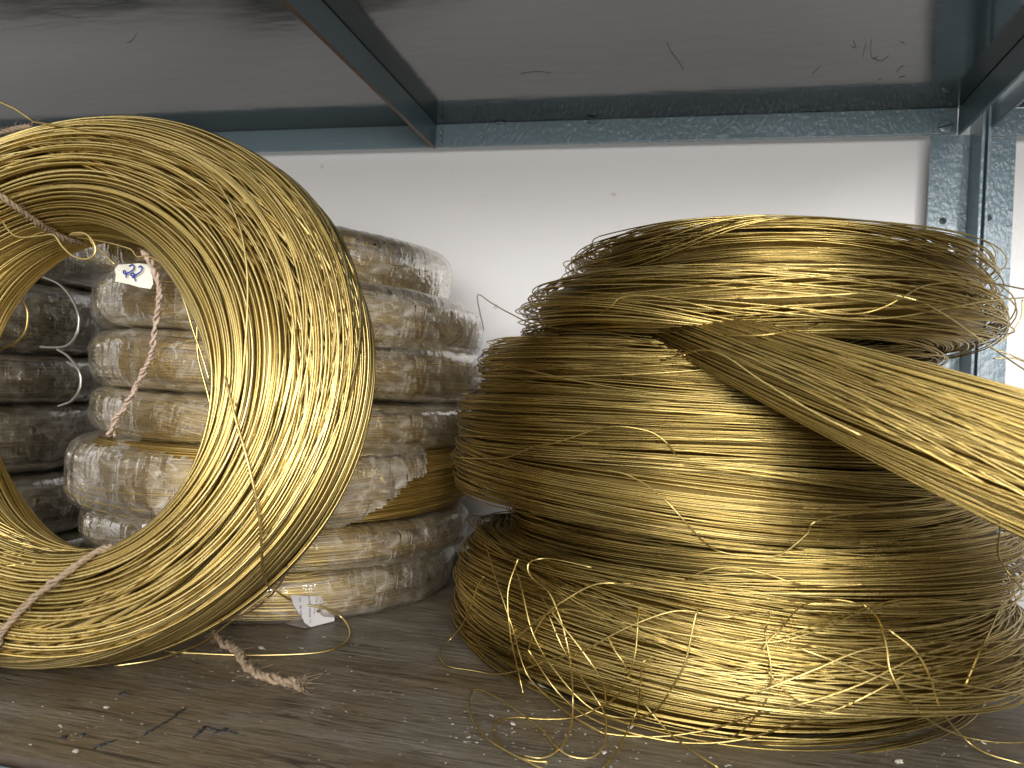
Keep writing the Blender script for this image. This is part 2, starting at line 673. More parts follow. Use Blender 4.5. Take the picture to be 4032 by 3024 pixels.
def blob(name, c, r, m, parent, seed=0, sq=(1, 1, 1), sub=2):
    import bmesh
    rg = random.Random(seed)
    bm = bmesh.new()
    bmesh.ops.create_icosphere(bm, subdivisions=sub, radius=1)
    for v in bm.verts:
        f_ = 1+rg.uniform(-.22, .22)
        v.co = Vector((c[0]+v.co.x*r*sq[0]*f_, c[1]+v.co.y*r*sq[1]*f_, c[2]+v.co.z*r*sq[2]*f_))
    V = [tuple(v.co) for v in bm.verts]
    Fc = [[v.index for v in f.verts] for f in bm.faces]
    bm.free()
    return mk(name, V, Fc, m, parent, True)


for i, (px, py) in enumerate([(1738, 520), (1735, 545), (1733, 566)]):
    P_(blob('weld_bead', atY(px, py, WY-.007), .0032, M_PAINT, rack, i, (.55, .7, 1)))
for i, (px, py) in enumerate([(1230, 482), (880, 482), (1970, 484), (2330, 480)]):
    P_(blob('paint_run', atY(px, py, WY-.006), .0022, M_PAINT, rack, 10+i, (2.4, .8, .6)))
for i, (px, py) in enumerate([(3915, 300), (3905, 285), (3925, 318)]):
    p = atY(px, py, .535)
    P_(blob('weld_bead', (XR-.001, p[1], ZR1-.003-.002*i), .0036, M_BEAM, rack, 30+i, (.6, 1.2, 1)))


# screw with slotted head
def screw(name, c, r, m, parent, rot=.25):
    V, Fc = [], []
    n = 28
    rings = [(r, 0), (r, -.0008), (r*.9, -.0017), (r*.55, -.0023)]
    for rr, yy in rings:
        for i in range(n):
            a = 2*PI*i/n
            V.append((c[0]+rr*math.cos(a), c[1]+yy, c[2]+rr*math.sin(a)))
    for j in range(len(rings)-1):
        for i in range(n):
            Fc.append([j*n+i, j*n+(i+1) % n, (j+1)*n+(i+1) % n, (j+1)*n+i])
    Fc.append([(len(rings)-1)*n+i for i in range(n)])
    o = mk(name, V, Fc, m, parent, False)
    P_(o)
    sl = []
    L, W = r*.92, r*.10
    for (x, z) in ((-L, -W), (L, -W), (L, W), (-L, W)):
        sl.append((c[0]+x*math.cos(rot)-z*math.sin(rot), c[1]-.00245, c[2]+x*math.sin(rot)+z*math.cos(rot)))
    s2 = mk('slot', sl+[(x, y+.0006, z) for x, y, z in sl], [[0, 1, 2, 3], [4, 7, 6, 5], [0, 4, 5, 1], [1, 5, 6, 2], [2, 6, 7, 3], [3, 7, 4, 0]], M_SCRATCH, o)
    s2.matrix_parent_inverse = o.matrix_world.inverted()
    return o


bpy.context.view_layer.update()
screw('screw', atY(3722, 499, WY-.0048), .0062, M_PAINT, rack)


# angle posts with punched holes
def plate_with_holes(name, x0, x1, z0, z1, y0, y1, holes, m, parent):
    """vertical strip in the XZ plane with round holes cut right through"""
    n = 20
    V, Fc = [], []

    def add(*p):
        V.append(p)
        return len(V)-1
    hs = sorted(holes, key=lambda h: h[1])
    zc = z0
    for (hx, hz, hr) in hs:
        a, b = hz-hr*2.2, hz+hr*2.2
        for y, flip in ((y0, 0), (y1, 1)):
            q = [add(x0, y, zc), add(x1, y, zc), add(x1, y, a), add(x0, y, a)]
            Fc.append(q[::-1] if flip else q)
            outer, inner = [], []
            for i in range(n):
                t = 2*PI*i/n
                c_, s_ = math.cos(t), math.sin(t)
                # point on the rectangle along the direction
                dx = (x1-hx) if c_ > 0 else (hx-x0)
                dz = hr*2.2
                k_ = min(dx/abs(c_) if abs(c_) > 1e-6 else 9, dz/abs(s_) if abs(s_) > 1e-6 else 9)
                outer.append(add(hx+c_*k_, y, hz+s_*k_))
                inner.append(add(hx+c_*hr, y, hz+s_*hr))
            for i in range(n):
                j = (i+1) % n
                q = [outer[i], outer[j], inner[j], inner[i]]
                Fc.append(q if flip else q[::-1])
            for (cx_, cz_) in ((x0, a), (x1, a), (x1, b), (x0, b)):
                # corner fill
                best = sorted(range(n), key=lambda i: (V[outer[i]][0]-cx_)**2+(V[outer[i]][2]-cz_)**2)[:2]
                Fc.append([outer[best[0]], outer[best[1]], add(cx_, y, cz_)])
            if y == y0:
                in0 = inner
        for i in range(n):
            j = (i+1) % n
            Fc.append([in0[i], in0[j], inner[j], inner[i]])
        zc = b
    for y in (y0, y1):
        Fc.append([add(x0, y, zc), add(x1, y, zc), add(x1, y, z1), add(x0, y, z1)])
    for x in (x0, x1):
        Fc.append([add(x, y0, z0), add(x, y1, z0), add(x, y1, z1), add(x, y0, z1)])
    return P_(mk(name, V, Fc, m, parent))


PX0, PX1 = .1936, .2242
hz = atY(3712, 870, WY-.003)
holes = [(hz[0], hz[2]-.05*k, .0031) for k in range(0, 7)]
plate_with_holes('post_flange', PX0, PX1, -.3, ZR0-.0004, WY-.003, WY-.0002, holes, M_PAINT, rack)
rbox('post_web', (PX1+.0002, PX1+.0028, WY-.030, WY-.0003, -.3, .9), M_PAINT, rack)
# rusty slit behind the first flange shadow
rack2 = thing('shelf_rack', 'neighbouring slate blue steel rack whose post stands right of the first one', 'shelf rack', (.6, .5, 0))
bpy.context.view_layer.update()
QX0 = PX1+.0050
h2 = atY(3890, 858, WY-.003)
plate_with_holes('post_flange', QX0+.0028, QX0+.0305, -.3, ZR0-.0034, WY-.003, WY-.0002, [(h2[0], h2[2]-.05*k, .0031) for k in range(0, 7)], M_PAINT, rack2)
rbox('post_web', (QX0, QX0+.0026, WY-.030, WY-.0003, -.3, .9), M_PAINT, rack2)
rbox('rear_rail', (QX0+.004, 1.2, WY-.0062, WY-.0034, ZR0-.003, ZR1-.003), M_PAINT, rack2)
rbox('shelf_panel', (QX0+.004, 1.2, FY-.02, WY-.0065, ZR1-.003, ZR1-.001), M_PANEL, rack2, 0)
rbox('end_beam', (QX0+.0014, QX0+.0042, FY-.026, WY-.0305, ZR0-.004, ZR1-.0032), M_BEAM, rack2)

# scratches on the underside sheet, each a thin furrow ridge
for pts in ([(2625, 165), (2640, 200), (2670, 240), (2690, 275)], [(3432, 155), (3428, 190), (3434, 230), (3455, 225)],
            [(3434, 230), (3470, 240), (3500, 220)], [(3360, 160), (3370, 190), (3350, 180)], [(3410, 170), (3400, 210), (3398, 226)],
            [(3545, 165), (3562, 172)], [(3530, 285), (3545, 265), (3560, 262)], [(3540, 305), (3565, 300)], [(2050, 290), (2120, 282), (2170, 290)],
            [(3200, 290), (3228, 264)], [(540, 130), (520, 160), (500, 170)], [(3460, 315), (3470, 310)]):
    q = [atZ(x, y, ZR1-.0002) for x, y in pts]
    P_(wire('scratch', q, .00014, M_SCRATCH, rack, 4, 6))

# ------------------------------------------------------------------ the board
board = None


def build_board():
    n = 90
    fl = atZ(0, 2971, 0)
    fr_ = atZ(253, 3002, 0)
    sl = (fr_[1]-fl[1])/(fr_[0]-fl[0])*.3
    xs = np.linspace(XL, .75, n)
    rg = np.random.default_rng(5)
    jag = np.cumsum(rg.normal(size=n))*.0002+rg.normal(size=n)*.0006
    jag -= np.linspace(jag[0], jag[-1], n)
    yf = fl[1]+(xs-fl[0])*sl+jag
    V, Fc = [], []
    for x, y in zip(xs, yf):
        V += [(x, y+.0022, -.012), (x, y, -.0105), (x, y+.0004, -.0012), (x, y+.0016, 0), (x, WY-.001, 0), (x, WY-.001, -.012)]
    for i in range(n-1):
        for j in range(6):
            a, b = i*6+j, i*6+(j+1) % 6
            Fc.append([a, b, b+6, a+6])
    Fc += [list(range(6))[::-1], list(range((n-1)*6, n*6))]
    o = mk('shelf_board', V, Fc, M_BOARD)
    o.data.materials.append(M_EDGE)
    for i, p in enumerate(o.data.polygons):
        if i < (n-1)*6 and i % 6 in (0, 1, 2, 5):
            p.material_index = 1
    return o


board = tag(build_board(), 'worn brown wooden shelf board under all the coils', 'shelf board')
rbox('board_rail', [(XL, .8, FY-.0022, FY+.0004, -.034, -.0012), (XL, .8, FY+.0006, FY+.030, -.0155, -.0127)], M_PAINT, rack)

# ------------------------------------------------------------------ the big standing coil at the left
fitp = [-0.3331, 0.3631, 0.1566, 0.1179, 0.2084, 0.123, 0.0342, 0.0469, -0.0674, -0.0013, -0.004, 0.0039, 0.0007, -0.0042, 0.0009,
        0.0006, 0.0008, 0.0013, -0.0005, 0.0017, 0.0077]
cx, cy, cz, az, tl, Rm, ra, axw, kk, a2, b2, r1, s1, x1, y1, x2, y2, z2, w2, r2, s2 = fitp
MR = 132
th = np.arange(MR)*2*PI/MR
CT, ST, C2, S2 = np.cos(th), np.sin(th), np.cos(2*th), np.sin(2*th)
n_ = np.array([math.sin(az)*math.cos(tl), -math.cos(az)*math.cos(tl), math.sin(tl)])
a_ = np.array([math.cos(az), math.sin(az), 0])
ring = thing('wire_coil', 'big coil of thick bright brass wire standing on edge at the left', 'wire coil', (cx, cy, 0))
ringc = Coil((0, 0, 0), n_, a_, Rm, ra-.0012, axw-.0012, MR, 21, a2*C2+b2*S2, z2*C2+w2*S2,
             r1*CT+s1*ST+r2*C2+s2*S2, x1*CT+y1*ST+x2*C2+y2*S2, kk)
ringm = Matrix.Translation((cx, cy, cz))


def build_shift(coil, parent, dz, **kw):
    """builds the coil in its parent's frame, centre lifted by dz over the parent's base"""
    before = set(bpy.data.objects)
    coil.build(parent, **kw)
    for o in set(bpy.data.objects)-before:
        o.location = (0, 0, dz)


build_shift(ringc, ring, cz, m=M_RING, wr=.00076, n_base=190, n_bun=8, per_bun=50, drift=.6, jitter=.20, rag=.0003, freqs=(1, 2), k=4,
            core=.80, spread=.70, tonebias=.55)

# ------------------------------------------------------------------ wrapped coils behind
SA = (-.325, .570)


def film(coil, parent, dz, m, seed, keep=None, off=.0013, nu=200, nv=44, wr=0.0):
    rg = np.random.default_rng(seed)
    th_ = np.arange(nu)*2*PI/nu
    itp = lambda v: np.interp(th_, np.append(coil.th, 2*PI), np.append(v, v[0]))
    R, ra_, ax_, z0 = map(itp, (coil.R, coil.ra, coil.ax, coil.z0))
    psi = np.arange(nv)*2*PI/nv
    Pp, Tt = np.meshgrid(psi, th_)
    rr, zz = section(Pp, ra_[:, None]+off, ax_[:, None]+off, coil.e)
    # wrinkles: ridges across the winding and a loose sag
    w_ = sum(rg.normal()*np.sin(kq*Tt+pq*Pp+rg.uniform(0, 6))/6 for kq, pq in
             [(23, 1), (37, -1), (51, 2), (64, 0), (17, 3), (9, 4), (77, 1), (31, 5), (88, -2)])
    sag = sum(rg.normal()*np.sin(kq*Tt+pq*Pp+rg.uniform(0, 6))/3 for kq, pq in [(3, 1), (5, 2), (4, -1), (2, 3)])
    amp = .0011*np.maximum(w_, -.6)+.0009*sag+.0016*np.maximum(w_-.45, 0)
    n0, n1 = np.cos(Pp), np.sin(Pp)
    rr = rr+amp*n0
    zz = zz+amp*n1
    Rr = R[:, None]+rr
    V = (Rr*np.cos(Tt))[..., None]*coil.a+(Rr*np.sin(Tt))[..., None]*coil.b+(zz+z0[:, None])[..., None]*coil.n
    V[..., 2] += dz
    V = V.reshape(-1, 3)
    i = np.arange(nu*nv).reshape(nu, nv)
    a, b = i, np.roll(i, -1, 0)
    Fq = np.stack([a, np.roll(a, -1, 1), np.roll(b, -1, 1), b], -1)
    uu = np.arange(nu)[:, None]/nu*np.ones((1, nv))
    vv = np.arange(nv)[None]/nv*np.ones((nu, 1))
    UV = np.stack([np.stack([uu, vv], -1), np.stack([uu, vv+1/nv], -1), np.stack([uu+1/nu, vv+1/nv], -1), np.stack([uu+1/nu, vv], -1)], 2)
    Fq = Fq.reshape(-1, 4)
    UV = UV.reshape(-1, 4, 2)
    if keep is not None:
        W = V+np.array(parent.location)
        cen = W[Fq].mean(1)
        km = keep(cen)
        Fq, UV = Fq[km], UV[km]
    return mk('plastic_wrap', V, Fq, m, parent, True, None, UV.reshape(-1, 2))


def in_poly(pts, poly):
    x, y = pts[:, 0], pts[:, 1]
    ins = np.zeros(len(pts), bool)
    j = len(poly)-1
    for i in range(len(poly)):
        xi, yi = poly[i]
        xj, yj = poly[j]
        c = ((yi > y) != (yj > y)) & (x < (xj-xi)*(y-yi)/(yj-yi+1e-9)+xi)
        ins ^= c
        j = i
    return ins


def noisy(poly, amp=9, seed=1):
    rg = random.Random(seed)
    out = []
    for i in range(len(poly)):
        a, b = poly[i], poly[(i+1) % len(poly)]
        for k in range(6):
            t = k/6
            out.append((a[0]+(b[0]-a[0])*t+rg.uniform(-amp, amp), a[1]+(b[1]-a[1])*t+rg.uniform(-amp, amp)))
    return out


bpy.context.view_layer.update()
# px rows of the joints between the wrapped coils at the right of the big one, at the depth of the tangent
rowy = [2408, 2232, 2068, 1772, 1592, 1362, 1130, 815]
ztan = [atY(1640, y, .50)[2] for y in rowy]
ztan[0] = 0.0
labs = ['film wrapped brass coil lying on the board, lowest behind the standing coil',
        'film wrapped brass coil resting on the lowest wrapped coil, second from the board',
        'brass coil with torn film and bare wires hanging out, between wrapped coils',
        'film wrapped brass coil directly above the one whose film is torn',
        'orange tinted film wrapped brass coil, fifth up from the board in the middle stack',
        'film wrapped brass coil just under the top one of the middle stack',
        'topmost tilted film wrapped brass coil of the middle stack, against the wall']
Rs = [.1440, .1540, .1590, .1530, .1545, .1530, .1480]
dx = [.000, .001, .002, .004, .005, .004, -.020]
MW = 84
for i in range(7):
    z0_, z1_ = ztan[i], ztan[i+1]
    hh = (z1_-z0_)/2
    root = thing('wrapped_wire_coil', labs[i], 'wire coil', (SA[0]+dx[i], SA[1]-(.004 if i == 2 else 0), z0_), 'film wrapped coils in the middle stack')
    rg = np.random.default_rng(100+i)
    ra_ = .030
    tiltx = [0, .0, .02, -.01, .01, -.015, -.13][i]
    tilty = [0, .01, -.01, 0, .01, .01, -.07][i]
    nn = (-tiltx, tilty, 1)
    c = Coil((0, 0, 0), nn, (1, 0, 0), Rs[i]-ra_, ra_-.002, hh-.0004, MW, 300+i,
             fourier(1, MW, (2, 3), .0018, rg)[0], fourier(1, MW, (2, 3), .0010, rg)[0], None, None, 0, .60)
    build_shift(c, root, hh, m=(M_OLD if i in (3, 4) else M_OLD), wr=.00052, n_base=84, n_bun=3, per_bun=12, drift=.35, jitter=1.0,
                rag=.0006, k=3, core=.86, spread=.5)
    bpy.context.view_layer.update()
    keep = None
    if i == 2:
        torn = noisy([(1600, 1760), (1672, 1765), (1680, 1830), (1665, 1880), (1600, 1895), (1560, 1960), (1480, 2010), (1385, 2060), (1300, 2120), (2100, 2120), (2100, 1700)], 8, 3)
        hole = noisy([(480, 1745), (600, 1725), (860, 1760), (860, 1830), (700, 1800), (560, 1775)], 6, 4)
        hole2 = noisy([(365, 1730), (400, 1712), (455, 1728), (460, 1752), (430, 1764), (385, 1755)], 4, 5)

        def keep(cen):
            q = proj(cen)
            front = cen[:, 1] < SA[1]+.05
            return ~(in_poly(q, torn)) & ~((in_poly(q, hole) | in_poly(q, hole2)) & front)
    film(c, root, hh, [M_FILM, M_FILM, M_FILM2, M_FILM, M_FILM, M_FILM2, M_FILM][i], 40+i, keep, nu=380 if i == 2 else 200, nv=90 if i == 2 else 44)

# second stack, farther left, seen through the ring in the dark
SB = (-.690, .560)
rowb = [2400, 2160, 1885, 1590, 1385, 1085, 880]
zb = [atY(150, y, .50)[2] for y in rowb]
zb[0] = 0
labb = ['dark wrapped brass coil on the board, lowest of the far left stack', 'dark wrapped coil second from the board in the far left stack',
        'dark wrapped coil with slack film, third up in the far left stack', 'shiny film wrapped coil of the far left stack with a pale wire bent over it',
        'shadowed wrapped coil high in the far left stack with a silvery wire looping out', 'topmost coil of the shadowy far left stack']
for i in range(6):
    z0_, z1_ = zb[i], zb[i+1]
    hh = (z1_-z0_)/2
    root = thing('wrapped_wire_coil', labb[i], 'wire coil', (SB[0]+[.02, .012, .004, .008, .004, 0][i], SB[1], z0_), 'film wrapped coils in the far left stack')
    rg = np.random.default_rng(500+i)
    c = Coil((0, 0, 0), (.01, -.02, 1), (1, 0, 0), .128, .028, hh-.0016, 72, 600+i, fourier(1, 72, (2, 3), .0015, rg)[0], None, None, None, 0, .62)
    build_shift(c, root, hh, m=M_SHADED, wr=.0006, n_base=52, n_bun=2, per_bun=8, drift=.3, rag=.0006, k=3, core=.88, spread=.5)
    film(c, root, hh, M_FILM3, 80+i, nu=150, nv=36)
    if i in (3, 4):
        q = {4: [(170, 1090), (235, 1120), (285, 1180), (310, 1250), (300, 1320), (262, 1362), (205, 1368), (160, 1366)],
             3: [(225, 1375), (265, 1400), (300, 1440), (318, 1490), (310, 1540), (280, 1580), (230, 1600)]}[i]
        loc = np.array(root.location)
        wire('loose_wire', [atY(x, y, .47)-loc for x, y in q], .0010, M_STEEL, root)

# ------------------------------------------------------------------ the pile of fine brass coils at the right


def az_of(px):
    return math.atan((px-2016)/FPX)-YAW


def place(pl, pr, d):
    a0, a1 = az_of(pl), az_of(pr)
    am, hf = (a0+a1)/2, (a1-a0)/2
    return d*math.sin(am), d*math.cos(am), d*math.sin(hf)


# name, left px, right px, distance, z0, z1, tilt (x,y), radial half width, label
pile = [
    (1850, 3910, .552, .000, .030, (0, .0), .034, 3, 'loose brass coil flat on the board, lowest of the right pile, with tangled ends'),
    (1850, 4080, .550, .024, .060, (.02, .03), .030, 4, 'sagging brass coil second from the board in the right pile, bulging to the left'),
    (2030, 4060, .538, .053, .100, (-.015, .02), .040, 5, 'thick even brass coil in the right pile whose left end sits farthest in'),
    (1800, 3880, .540, .094, .130, (.012, .01), .034, 6, 'brass coil in the right pile with a wavy strand rising over its left half'),
    (1800, 3800, .535, .127, .163, (-.01, .01), .032, 7, 'brass coil in the right pile whose left end sticks out in a point'),
    (1905, 3700, .540, .160, .198, (-.02, .0), .032, 8, 'brass coil in the right pile right below the slanting one'),
]
MF = 84
coils_r = []
for i, (pl, pr, d, z0_, z1_, tlt, ra_, sd, lab) in enumerate(pile):
    X, Y, R = place(pl, pr, d)
    Y = min(Y, WY-.006-R)
    root = thing('wire_coil', lab, 'wire coil', (X, Y, z0_), 'fine brass wire coils in the right pile')
    hh = (z1_-z0_)/2
    rg = np.random.default_rng(700+sd)
    c = Coil((0, 0, 0), (tlt[0], tlt[1], 1), (1, 0, 0), R-ra_, ra_, hh+.0030, MF, 800+sd,
             fourier(1, MF, (2, 3, 4), .0042, rg)[0], fourier(1, MF, (2, 3, 4), .0044, rg)[0], fourier(1, MF, (2, 3, 5), .0022, rg)[0],
             fourier(1, MF, (1, 2, 3, 5), .0036, rg)[0], 0, .62)
    build_shift(c, root, hh, m=M_FINE, wr=.00043 if i > 1 else .0005, n_base=150, n_bun=8, per_bun=24, drift=.22 if i > 1 else .5, zdrift=.0042,
                jitter=.55, rag=.0026 if i > 1 else .0032, k=3, core=.78, spread=.5, lift=1.0)
    coils_r.append(root)

# slanting coil leaning over the pile towards the right
phi_ = np.arange(MF)*2*PI/MF
oval = (abs(np.cos(phi_)/.215)**2+abs(np.sin(phi_)/.130)**2)**-.5
root = thing('wire_coil', 'slanting brass coil leaning across the right pile down to the frame edge', 'wire coil', (.178, .470, .0), 'fine brass wire coils in the right pile')
rg = np.random.default_rng(31)
c = Coil((0, 0, 0), (.36, -.08, 1), (1, 0, 0), .0, .017, .012, MF, 77,
         oval-.0, None, .014*np.cos(np.arange(MF)*2*PI/MF-1.6*PI).clip(-.2), .019*np.cos(np.arange(MF)*2*PI/MF-1.6*PI).clip(-.2), 0, .9)
build_shift(c, root, .140, m=M_FINE, wr=.00046, n_base=170, n_bun=8, per_bun=22, drift=.25, jitter=.6, rag=.0010, k=3, core=.8, spread=.5)
slant = root

for (pl, pr, d, z0_, z1_, tlt, ra_, sd, lab) in [
        (2050, 3960, .515, .203, .228, (.0, .02), .034, 9, 'flat brass coil under the topmost one, wires looping out on its right'),
        (2205, 3905, .560, .227, .264, (.0, .0), .034, 10, 'topmost brass coil of the right pile, seen against the wall')]:
    X, Y, R = place(pl, pr, d)
    Y = min(Y, WY-.006-R)
    root = thing('wire_coil', lab, 'wire coil', (X, Y, z0_), 'fine brass wire coils in the right pile')
    hh = (z1_-z0_)/2
    rg = np.random.default_rng(900+sd)
    c = Coil((0, 0, 0), (tlt[0], tlt[1], 1), (1, 0, 0), R-ra_, ra_, hh+.0030, MF, 990+sd,
             fourier(1, MF, (2, 3), .002, rg)[0], fourier(1, MF, (2, 3), .002, rg)[0], None, fourier(1, MF, (1, 2, 3), .003, rg)[0], 0, .62)
    build_shift(c, root, hh, m=M_FINE, wr=.00046, n_base=110, n_bun=9, per_bun=15, drift=.7, jitter=1.5, rag=.003, k=3,
                core=.72, spread=.36, lift=1.6)
    coils_r.append(root)
bpy.context.view_layer.update()


# ------------------------------------------------------------------ loose wires
def trace(px, lift=.0015, smooth=5, zmin=.0006, Y=None, far=.62):
    """centre line lying on whatever is under the traced points"""
    c2 = catmull(np.array([(x, y, 0) for x, y in px]), 6)[:, :2]
    dep = []
    for x, y in c2:
        if Y is not None:
            p = atY(x, y, Y)
        else:
            p = hit(x, y, lift)
            if p is None or (p[1] > far and p[2] > .01):
                p = None
        dep.append(np.nan if p is None else (p-CC)@CF)
    dep = np.array(dep)
    ok = ~np.isnan(dep)
    if not ok.any():
        dep[:] = .5
    else:
        dep = np.interp(np.arange(len(dep)), np.flatnonzero(ok), dep[ok])
    # follow the near envelope, then smooth
    env = dep.copy()
    for k in range(1, 3):
        env = np.minimum(env, np.minimum(np.roll(dep, k), np.roll(dep, -k)))
    env[:2] = dep[:2]
    env[-2:] = dep[-2:]
    for _ in range(smooth*3):
        e2 = env.copy()
        e2[1:-1] = (env[:-2]+env[1:-1]*2+env[2:])/4
        env = e2
    out = []
    for (x, y), d in zip(c2, env):
        q = CC+ray(x, y)*d
        if q[2] < zmin:
            q = atZ(x, y, zmin)
        out.append(q)
    return np.array(out)


def loose(px, r, m, parent, tone=.65, name='loose_wire', **kw):
    p = trace(px, **kw)
    return p, (name, r, m, parent, tone)


jobs = []
# on the standing coil
Rg = ring
jobs.append(loose([(-40, 385), (0, 403), (60, 430), (120, 470), (150, 482), (300, 505), (520, 540), (650, 585), (720, 605), (830, 690), (900, 790), (945, 900), (968, 1020), (975, 1150), (970, 1300), (955, 1480), (930, 1600)], .00062, M_RING, Rg, .7, far=.42))
jobs.append(loose([(880, 1440), (905, 1560), (930, 1660), (960, 1760), (990, 1880), (1015, 2000), (1028, 2110), (1032, 2210), (1038, 2265), (1050, 2300), (1085, 2325), (1140, 2360), (1200, 2380), (1270, 2392), (1325, 2415), (1362, 2450), (1378, 2490), (1366, 2525), (1325, 2552), (1250, 2570), (1120, 2578), (960, 2580), (800, 2574), (650, 2566)], .00070, M_RING, Rg, .8))
jobs.append(loose([(1065, 2330), (1010, 2370), (900, 2455), (800, 2530), (700, 2570), (600, 2600), (450, 2622)], .00070, M_RING, Rg, .8))
jobs.append(loose([(0, 860), (60, 930), (150, 930), (210, 925), (245, 970), (290, 1010), (345, 1020), (375, 995), (368, 955), (335, 920), (290, 918), (275, 925)], .0006, M_RING, Rg, .8, Y=.345))
jobs.append(loose([(275, 925), (340, 925), (365, 960), (410, 1000), (452, 1042)], .0006, M_RING, Rg, .7, Y=.36))
jobs.append(loose([(300, 935), (400, 950), (480, 970), (520, 985), (540, 1010), (590, 1010), (660, 1060), (700, 1130), (730, 1200), (760, 1300), (795, 1400), (825, 1500)], .0006, M_RING, Rg, .8, Y=.372))
jobs.append(loose([(88, 1180), (108, 1230), (100, 1300), (60, 1350), (0, 1380)], .0007, M_RING, Rg, .5, Y=.40))
jobs.append(loose([(782, 1240), (776, 1290), (778, 1390), (790, 1450), (820, 1560), (835, 1640)], .0007, M_RING, Rg, .6, Y=.385))
jobs.append(loose([(1130, 2230), (1110, 2290), (1060, 2350), (980, 2410), (870, 2445)], .0006, M_COPPER, Rg, .6))

